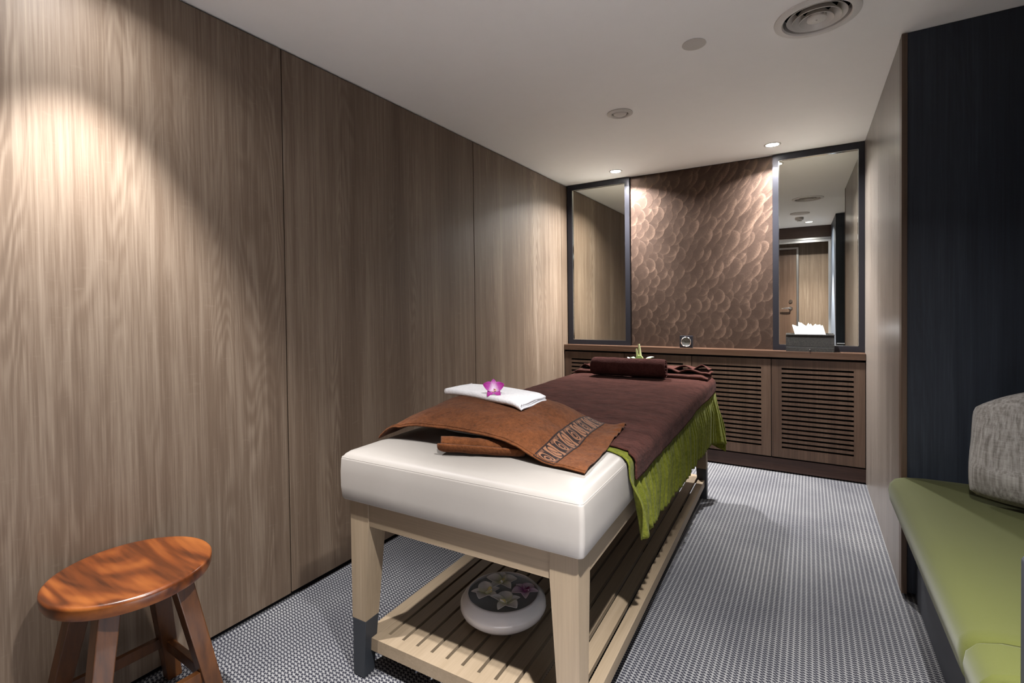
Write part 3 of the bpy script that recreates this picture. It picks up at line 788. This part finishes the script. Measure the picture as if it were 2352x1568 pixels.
    t = NT('woven_leaf_border'); a1 = t.n.new('ShaderNodeAttribute'); a1.attribute_name = 'motif'
    g = t.noise(t.co(), 500, 2)
    t.set(color=t.mix(t.rng(a1.outputs['Fac'], .35, .6), rgb(26, 14, 13), t.mix(g, rgb(104, 70, 50), rgb(124, 86, 62))), rough=.9, spec=.1, sheen=.1)
    t.bump(g, .4, .001); ob.data.materials.clear(); ob.data.materials.append(t.m); ob['label'] = 'dark woven border with leaf motifs'
rust()
# the pillow itself, its pale edge just shows under the hem
def pillow_head():
    def f(u, v):
        a = u*2*PI; ph = (v-.5)*PI
        ex = math.copysign(abs(math.cos(a))**.55, math.cos(a)); ey = math.copysign(abs(math.sin(a))**.55, math.sin(a))
        cr = math.cos(ph)**.6 if math.cos(ph) > 0 else 0
        X = .345+.245*ex*cr; Y = .425+.165*ey*cr
        z = ZT+.046+(.041)*math.sin(ph)
        return (X, Y, min(z, towelz(X, Y)-.004))
    o = mesh('pillow', *bworld(grid(64, 24, f)), m_whitet, smooth=180, rz=BT)
    tag(o, 'white head pillow, only its edge showing beneath the rust towel', 'pillow')
pillow_head()
# second rust towel rolled up under the hem
o = mesh('face_towel_roll', *spiral_roll('r', bw((.318, .100, ZT+.037)), bw((.58, .200, ZT+.026)), .036, m_rust, turns=1.6, flat=.85, seed=4, n=60, nl=40), m_rust, smooth=180)
solid(o, .007, -1.0)
tag(o, 'small rust brown towel rolled up, sticking out under the hand towel', 'rolled towel')

# white folded towel
def white_towel():
    P = [(.052, .478), (.505, .318), (.508, .505), (.075, .640)]   # fl, fr, br, bl in the table frame
    def layer(k, zz, shrink, ph):
        def f(u, v):
            X = (P[0][0]*(1-u)+P[1][0]*u)*(1-v)+(P[3][0]*(1-u)+P[2][0]*u)*v
            Y = (P[0][1]*(1-u)+P[1][1]*u)*(1-v)+(P[3][1]*(1-u)+P[2][1]*u)*v
            cx_, cy_ = .285, .485
            X = cx_+(X-cx_)*shrink; Y = cy_+(Y-cy_)*shrink
            z = ip(X, [.0, .10, .25, .45, .55], [.8930, .9010, .9085, .9085, .9030])+.003+zz
            z += .0025*nz(X*9, Y*9, ph)+.0015*math.sin(v*9+ph)*(1 if u > .8 else .3)
            if u > .93: z -= .006*(u-.93)/.07
            return (X, Y, z)
        return f
    lay = [layer(0, .002, 1.0, 1), layer(1, .009, .985, 2), layer(2, .016, .99, 3)]
    o = None
    for i, f in enumerate(lay):
        VF = grid(60, 26, f)
        if o is None:
            o = mesh('face_towel', *bworld(VF), m_whitet, origin=bw((.28, .48, .90)), rz=BT, smooth=180); solid(o, .0065, 1.0)
        else:
            V2 = [(a-.28, b_-.48, c_-.90) for a, b_, c_ in VF[0]]
            q = mesh('towel_layer', V2, VF[1], m_whitet, parent=o, smooth=180); solid(q, .0065, 1.0)
    # folded edge that closes the layers along the front and the left
    def fe(u, v):
        a = v*PI; p = lay[0](u, 0); q = lay[2](u, 0); mid = [(p[i]+q[i])/2 for i in range(3)]
        h = (q[2]-p[2])/2+.004
        return (mid[0]-.28-.0, mid[1]-.48-.010*math.sin(a), mid[2]-.90+.003-h*math.cos(a))
    q = mesh('folded_edge', *grid(60, 10, fe), m_whitet, parent=o, smooth=180); solid(q, .003, 0)
    def fe2(u, v):
        a = v*PI; p = lay[0](0, u); q = lay[2](0, u); mid = [(p[i]+q[i])/2 for i in range(3)]
        h = (q[2]-p[2])/2+.004
        return (mid[0]-.28-.010*math.sin(a), mid[1]-.48, mid[2]-.90+.003-h*math.cos(a))
    q = mesh('folded_edge', *grid(20, 10, fe2), m_whitet, parent=o, smooth=180); solid(q, .003, 0)
    tag(o, 'white face towel folded flat on top of the rust towel', 'towel')
white_towel()

# ------------------------------------------------------------------ orchids
def petal_mat(name, inner, outer, tip, scale=1.0):
    t = NT(name); x, y, z = t.sep(t.co('Generated'))
    g = t.noise(t.scale(t.co('Generated'), (40, 5, 5)), 1, 2)
    v = t.math('ADD', x, t.math('MULTIPLY', t.math('SUBTRACT', g, .5), .25))
    t.set(color=t.ramp(v, [(.12, inner), (.45, outer), (.85, tip)]), rough=.5, spec=.3, sub=.0)
    return t.m
mp_mag = petal_mat('orchid_magenta', rgb(226, 206, 226), rgb(176, 70, 160), rgb(148, 22, 122))
mp_pale = petal_mat('orchid_pale', rgb(244, 236, 240), rgb(206, 140, 196), rgb(164, 60, 150))
mp_wht = petal_mat('orchid_white', rgb(206, 212, 176), rgb(232, 232, 230), rgb(240, 240, 242))
mp_pnk = petal_mat('orchid_blush', rgb(150, 80, 140), rgb(208, 180, 206), rgb(226, 212, 224))
m_lipm = plain('orchid_lip_purple', rgb(110, 12, 82), .45)
m_lipw = plain('orchid_lip_cream', rgb(226, 214, 150), .45)
def petal(L, Wd, cup, lift, curl=.1):
    def f(u, v):
        s = u; w_ = Wd*math.sin(PI*min(1, s**.75*.97+.02))**.8
        t_ = (v-.5)*2
        return (L*s, w_*t_*.5, lift*s*L+curl*L*math.sin(s*PI)-cup*Wd*(t_*t_-.5)*math.sin(PI*s)*-1)
    return grid(14, 10, f)
def orchid(name, loc, R, mats, lipm, label, cat='flower', rot=(0, 0, 0), group=None, lifts=(.25, .3, .2, .3, .25)):
    t_ = thing(name, label, cat, loc, 0, group); t_.rotation_euler = rot
    angs = (90, 18, -54, -126, 162)
    for i, a in enumerate(angs):
        wide = .95 if i in (1, 4) else .62
        VF = petal(R, R*wide, .16, lifts[i], .10)
        VF = xf(VF, Matrix.Rotation(math.radians(a), 4, 'Z'))
        o_ = mesh('petal', *petal(R, R*wide, .16, lifts[i], .10), mats[i % len(mats)], parent=t_, smooth=180)
        o_.rotation_euler = (0, 0, math.radians(a)); o_.location = (0, 0, .001*i); solid(o_, .0012, 0)
    def f(u, v):
        a = v*2*PI*.62-PI*.62; r = R*.16*(.6+.8*u)
        return (r*math.cos(a-PI*.1), -R*.08-R*.34*u*.5+r*math.sin(a)*.6, R*.10+R*.28*u*(1-.4*u)+.15*R*math.sin(v*PI)*u)
    o_ = mesh('lip', *grid(12, 16, f), lipm, parent=t_, smooth=180); solid(o_, .0012, 0)
    mesh('column', *tube([(0, 0, .004), (0, -.01*R/.05, R*.20), (0, -.02*R/.05, R*.34)], [R*.10, R*.09, R*.05], 10), mats[0], parent=t_)
    return t_
p_ = bw((.335, .405, .950))
orchid('orchid_blossom', p_, .042, [mp_pale, mp_mag, mp_mag, mp_mag, mp_mag], m_lipw, 'magenta and white orchid blossom lying on the folded white towel', rot=tuple(Vector((.42, -.62, .62)).to_track_quat('Z', 'Y').to_euler()), lifts=(.25, .45, .2, .2, .45))

# ------------------------------------------------------------------ bowl with floating orchids on the shelf
bc = bw((.402, .345, ZH1)); 
bowl = thing('water_bowl', 'round white ceramic bowl of water on the slatted shelf', 'bowl', bc)
pr = [(.0, .0), (.070, .0), (.085, .004), (.115, .018), (.134, .036), (.1385, .050), (.135, .066), (.124, .078), (.1175, .084), (.1145, .087), (.1115, .087), (.110, .083), (.113, .076), (.122, .066), (.127, .052), (.122, .038), (.105, .022), (.08, .012), (0, .010)]
KB = 1.14
pr = [(a_*KB, b_*KB) for a_, b_ in pr]
mesh('bowl_body', *lathe(pr, 96), m_cer, parent=bowl, smooth=60)
mesh('water', *lathe([(a_*KB, b_*KB) for a_, b_ in [(0, .0765), (.1115, .0765), (.1122, .0772), (.1228, .066), (.1268, .052), (.1215, .038), (.1045, .0222), (.08, .0122), (0, .0102)]], 64), m_water, parent=bowl, smooth=60)
zo = bc[2]+.078*KB
def bo(dx, dy): 
    q = bw((.402+dx*KB, .345+dy*KB, 0)); return (q[0], q[1], zo)
WP = [mp_wht]*5
orchid('floating_orchid', bo(-.035, .050), .062, WP, m_lipw, 'white orchid floating farthest from the near leg, at the back of the bowl', rot=(0, 0, .5), group='orchids floating in the bowl', lifts=(.12, .1, .1, .1, .12))
orchid('floating_orchid', bo(-.045, -.030), .056, WP, m_lipw, 'white orchid floating at the left side of the bowl', rot=(0, 0, 2.0), group='orchids floating in the bowl', lifts=(.15, .3, .1, .12, .2))
orchid('floating_orchid', bo(.034, -.040), .056, WP, m_lipw, 'white orchid floating at the front of the bowl', rot=(0, 0, -.6), group='orchids floating in the bowl', lifts=(.12, .12, .1, .3, .12))
orchid('floating_orchid', bo(.058, .040), .052, [mp_pnk]*5, m_lipm, 'blush orchid with a purple centre floating in the bowl', rot=(0, 0, 1.2), group='orchids floating in the bowl', lifts=(.12, .1, .15, .1, .12))

# ------------------------------------------------------------------ flower arrangement behind the rolled towel
zf = ZT+.085
fa = thing('flower_arrangement', 'posy of lemongrass stalks, a lime slice and small white petals behind the rolled towel', 'flowers', bw((.44, 2.14, zf)), BT); fa.scale = (1.25,)*3
m_stalk = plain('lemongrass', rgb(226, 228, 178), .5, namt=.1); m_lime = plain('lime_flesh', rgb(186, 196, 130), .45, nscale=200, namt=.25); m_leaf = plain('green_leaf', rgb(96, 140, 92), .5, namt=.2)
m_sh = plain('white_petal', rgb(236, 236, 232), .5)
mesh('plate', *lathe([(0, .0), (.05, .0), (.085, .008), (.084, .010), (.05, .003), (0, .003)], 40), m_leaf, parent=fa)
mesh('stalk', *tube([(-.022, 0, .012), (-.026, .004, .05), (-.032, .006, .082)], [.0075, .006, .004]), m_stalk, parent=fa)
mesh('stalk', *tube([(-.006, 0, .012), (-.011, .004, .06), (-.018, .008, .108)], [.0075, .0065, .005]), m_stalk, parent=fa)
mesh('lime_slice', *xf(lathe([(0, -.006), (.021, -.006), (.0225, 0), (.021, .006), (0, .006)], 32), Matrix.Translation((-.010, -.014, .026)) @ Matrix.Rotation(PI/2*.92, 4, 'X')), m_lime, parent=fa)
def leafm(x, y, z, s, a, tilt, mat, nm):
    VF = petal(s, s*.5, .2, tilt, .12); o_ = mesh(nm, *VF, mat, parent=fa, smooth=180); o_.location = (x, y, z); o_.rotation_euler = (0, 0, a); solid(o_, .001, 0)
leafm(-.02, -.01, .012, .045, 2.9, .5, m_leaf, 'leaf'); leafm(-.055, -.01, .012, .032, 2.6, .7, m_sh, 'petal'); leafm(.0, -.012, .012, .05, .2, .45, m_lime, 'leaf'); leafm(.045, -.012, .010, .05, .0, .35, m_sh, 'petal')
leafm(.01, .0, .016, .055, .5, .4, m_sh, 'petal'); leafm(-.045, .0, .010, .04, 1.9, .6, m_leaf, 'leaf')

# ------------------------------------------------------------------ desk clock and tissue box on the worktop
ZC = .9145
ck = thing('desk_clock', 'small square black clock with a silver dial on the worktop', 'clock', (1.088, -.072, ZC))
mesh('clock_case', *box(-.050, .050, -.018, .018, 0, .098), m_frame, parent=ck, smooth=None, bevel=.002)
m_dial = plain('grey_dial', rgb(120, 120, 118), .35, metal=.3)
def yl(prof, c): return xf(lathe(prof, 48), Matrix.Translation(c) @ Matrix.Rotation(PI/2, 4, 'X'))
mesh('bezel', *xf(lathe_closed([(.036, .0), (.041, .0), (.041, .005), (.038, .008), (.035, .005)], 48), Matrix.Translation((0, -.018, .050)) @ Matrix.Rotation(PI/2, 4, 'X')), m_chrome, parent=ck)
dial = mesh('dial', *yl([(0, .002), (.0365, .002), (.0365, 0), (0, 0)], (0, -.018, .050)), m_dial, parent=ck)
m_hand = plain('black_hand', (.01, .01, .01, 1), .4)
mesh('minute_hand', *bar((-.004, -.0208, .050), (.028, -.0208, .0505), .0016, .0006, (0, 0, 1)), m_hand, parent=dial)
mesh('hour_hand', *bar((.002, -.0212, .0485), (-.014, -.0212, .0585), .0022, .0006, (0, 0, 1)), m_hand, parent=dial)
P = []
for k in range(12):
    a = k*PI/6; P.append(bar((.030*math.sin(a), -.0206, .050+.030*math.cos(a)), (.034*math.sin(a), -.0206, .050+.034*math.cos(a)), .0012, .0005, (math.cos(a), 0, -math.sin(a))))
mesh('hour_marks', *join(*P), m_hand, parent=dial)

tb = thing('tissue_box', 'carved black wooden tissue box with a small drawer on the worktop', 'tissue box', (1.957, -.062, ZC))
x0, x1, y0, y1 = -.151, .151, -.050, .026
mesh('box_drawer', *box(x0+.001, x1-.001, y0, y1, 0, .033), m_box, parent=tb, smooth=None, bevel=.001, segs=1)
mesh('box_body', *box(x0, x1, y0, y1, .0355, .118), m_box, parent=tb, smooth=None, bevel=.001, segs=1)
mesh('box_lid', *join(box(x0-.001, x1+.001, y0-.002, y0+.026, .119, .126), box(x0-.001, x1+.001, y1-.020, y1+.001, .119, .126), box(x0-.001, x0+.03, y0+.026, y1-.020, .119, .126), box(x1-.03, x1+.001, y0+.026, y1-.020, .119, .126)), m_box, parent=tb, smooth=None)
mesh('drawer_knob', *xf(lathe([(0, .012), (.004, .011), (.0055, .007), (.003, .002), (.003, 0), (0, 0)], 20), Matrix.Translation((0, y0, .017)) @ Matrix.Rotation(PI/2, 4, 'X')), m_chrome, parent=tb)
# fan-folded tissue
cr = [(-.091, .118), (-.111, .193), (-.070, .176), (-.071, .214), (-.023, .177), (-.007, .205), (.013, .174), (.040, .199), (.048, .183), (.068, .194), (.088, .118)]
crx = [(a+1.957, b_+ZC) for a, b_ in cr]
V = []
for k, (a, b_) in enumerate(crx):
    V.append((a, -.0835+(.010 if k % 2 else -.004), b_))
n = len(V); V2 = [(a, b_+.0025, c_) for a, b_, c_ in V]
V3 = [(a+.014, b_+.020, c_-.004 if 0 < i < n-1 else c_) for i, (a, b_, c_) in enumerate(V)]; V4 = [(a, b_+.0025, c_) for a, b_, c_ in V3]
def sheetp(A_, B_): return list(A_)+list(B_), [tuple(range(n)), tuple(reversed(range(n, 2*n)))]+[(i, (i+1) % n, n+(i+1) % n, n+i) for i in range(n)]
o = mesh('tissue', *join(sheetp(V, V2), sheetp(V3, V4)), m_tissue, smooth=None); tag(o, 'white paper tissue folded into a jagged crown, standing in the black box', 'tissue')

# ------------------------------------------------------------------ wooden stool
st = thing('wooden_stool', 'round-topped orange-brown wooden stool in the lower left corner', 'stool', (.2135, -3.6257, 0), math.radians(-2))
RS = .205
pr = [(0, .493), (.10, .4945), (.17, .4975), (.196, .4998), (.2015, .4985), (.2045, .495), (.205, .490), (.203, .470), (.199, .462), (.190, .459), (0, .459)]
mesh('seat', *lathe(pr, 96), m_stool, parent=st, smooth=40)
A = math.radians(45)
for k in range(4):
    a = k*PI/2+A; d = Vector((math.cos(a), math.sin(a), 0)); t_ = Vector((-math.sin(a), math.cos(a), 0))
    top = d*.125+Vector((0, 0, .459)); bot = d*.236+Vector((0, 0, .0))
    wd = Vector((1, 0, 0))
    def ring(c_, w_):
        return [c_+Vector((sx_*w_, sy_*w_, 0)) for sx_, sy_ in ((-1, -1), (1, -1), (1, 1), (-1, 1))]
    mesh('leg', *hexa(ring(bot, .0215), ring(top, .026)), m_stool_leg, parent=st, smooth=None, bevel=.003)
for k in range(4):
    a0, a1 = k*PI/2+A, (k+1)*PI/2+A; zz = .135 if k % 2 == 0 else .150
    r = .236-(.111)*zz/.459
    p = Vector((math.cos(a0)*r, math.sin(a0)*r, zz)); q = Vector((math.cos(a1)*r, math.sin(a1)*r, zz))
    e = (q-p).normalized()*.018
    mesh('stretcher', *bar(p+e, q-e, .034, .020, (0, 0, 1)), m_stool_leg, parent=st, smooth=None, bevel=.002)
mesh('apron', *join(*[bar(Vector((math.cos(k*PI/2+A)*.125, math.sin(k*PI/2+A)*.125, .444))+Vector((0, 0, 0)), Vector((math.cos((k+1)*PI/2+A)*.125, math.sin((k+1)*PI/2+A)*.125, .444)), .030, .016, (0, 0, 1)) for k in range(4)]), m_stool_leg, parent=st, smooth=None)

# ------------------------------------------------------------------ bench in the niche
bn = thing('niche_bench', 'green upholstered bench on a charcoal base inside the black niche', 'bench', (2.6, -2.35, 0))
mesh('bench_base', *box(2.338, NX-.01, -2.962, -1.632, 0.001, .372), m_charc, parent=bn, world=True, smooth=None)
def cushion(y0, y1):
    x0_, x1_ = 2.243, NX-.012; z0, z1 = .374, .523
    S = []
    # section in x-z, rounded front
    S = [(x1_, z0), (2.36, z0), (2.30, z0+.001), (2.266, z0+.014), (2.248, z0+.045), (2.243, z0+.085), (2.248, z0+.115), (2.266, z1-.012), (2.30, z1-.001), (2.36, z1+.003), (2.50, z1+.004), (2.70, z1+.002), (x1_, z1-.006)]
    ys_ = [y0, y0+.004, y0+.012]+[y0+.012+(y1-y0-.024)*k/40 for k in range(1, 40)]+[y1-.012, y1-.004, y1]
    V, n = [], len(S)
    cxm, czm = 2.6, (z0+z1)/2
    for y_ in ys_:
        e = min(y_-y0, y1-y_); k = 1-.05*(1-min(1, e/.012))**2
        for (a, b_) in S: V.append((a+(.012*(1-min(1, e/.012)) if a < 2.4 else 0), y_, czm+(b_-czm)*k+(.002*nz(a*6, y_*5) if b_ > .5 else 0)))
    Fq = [(i*n+k, i*n+(k+1) % n, (i+1)*n+(k+1) % n, (i+1)*n+k) for i in range(len(ys_)-1) for k in range(n)]
    Fq += [tuple(range(n)), tuple(reversed(range((len(ys_)-1)*n, len(ys_)*n)))]
    return V, Fq
mesh('seat_cushion', *cushion(-2.825, -1.634), m_seat, parent=bn, world=True, smooth=50)
mesh('seat_cushion', *cushion(-2.960, -2.829), m_seat, parent=bn, world=True, smooth=50)
o = mesh('side_panel', *box(2.30, NX-.01, -3.04, -2.966, .0, .775), m_charc, smooth=None, bevel=.012, segs=4)
tag(o, 'dark grey upright end panel at the right edge of the photo, beside the green bench', 'panel')
# grey cushion
def pillow():
    w2, h2 = .250, .232
    Mx = Matrix.Translation((2.688, -1.925, .523+.236)) @ Matrix.Rotation(math.radians(-22), 4, 'Z') @ Matrix.Rotation(math.radians(-9), 4, 'X') @ Matrix.Rotation(math.radians(2), 4, 'Y')
    def f(sgn):
        def g(u, v):
            a = (u-.5)*2; b_ = (v-.5)*2
            kk = 1-.10*(a*a*b_*b_)**1.5; x_ = a*w2*(1-.05*(1-b_*b_))*kk; z_ = b_*h2*(1-.06*(1-a*a))*kk-.11*max(0, -a)**1.5*max(0, b_)**1.5
            d = max(0, (1-a**4)*(1-b_**4))**.55
            y_ = sgn*(.078*d)+.006*nz(a*2.1, b_*2.3, sgn*3)
            # dent and slump
            z_ += .012*nz(a*1.5, b_*1.5, 7)
            if b_ < -.4: y_ *= 1.15
            return tuple(Mx @ Vector((x_, y_, z_)))
        return g
    VF = join(grid(40, 40, f(-1)), grid(40, 40, f(1)))
    bm = bmesh.new(); me = bpy.data.meshes.new('x'); me.from_pydata(VF[0], [], VF[1]); bm.from_mesh(me); bmesh.ops.remove_doubles(bm, verts=bm.verts, dist=.012)
    V = [tuple(v_.co) for v_ in bm.verts]; Fq = [tuple(v_.index for v_ in f_.verts) for f_ in bm.faces]; bm.free(); bpy.data.meshes.remove(me)
    o = mesh('scatter_cushion', V, Fq, m_pillow, smooth=180)
    o.data.update(); tag(o, 'square silver-grey scatter cushion on the green bench', 'cushion')
pillow()
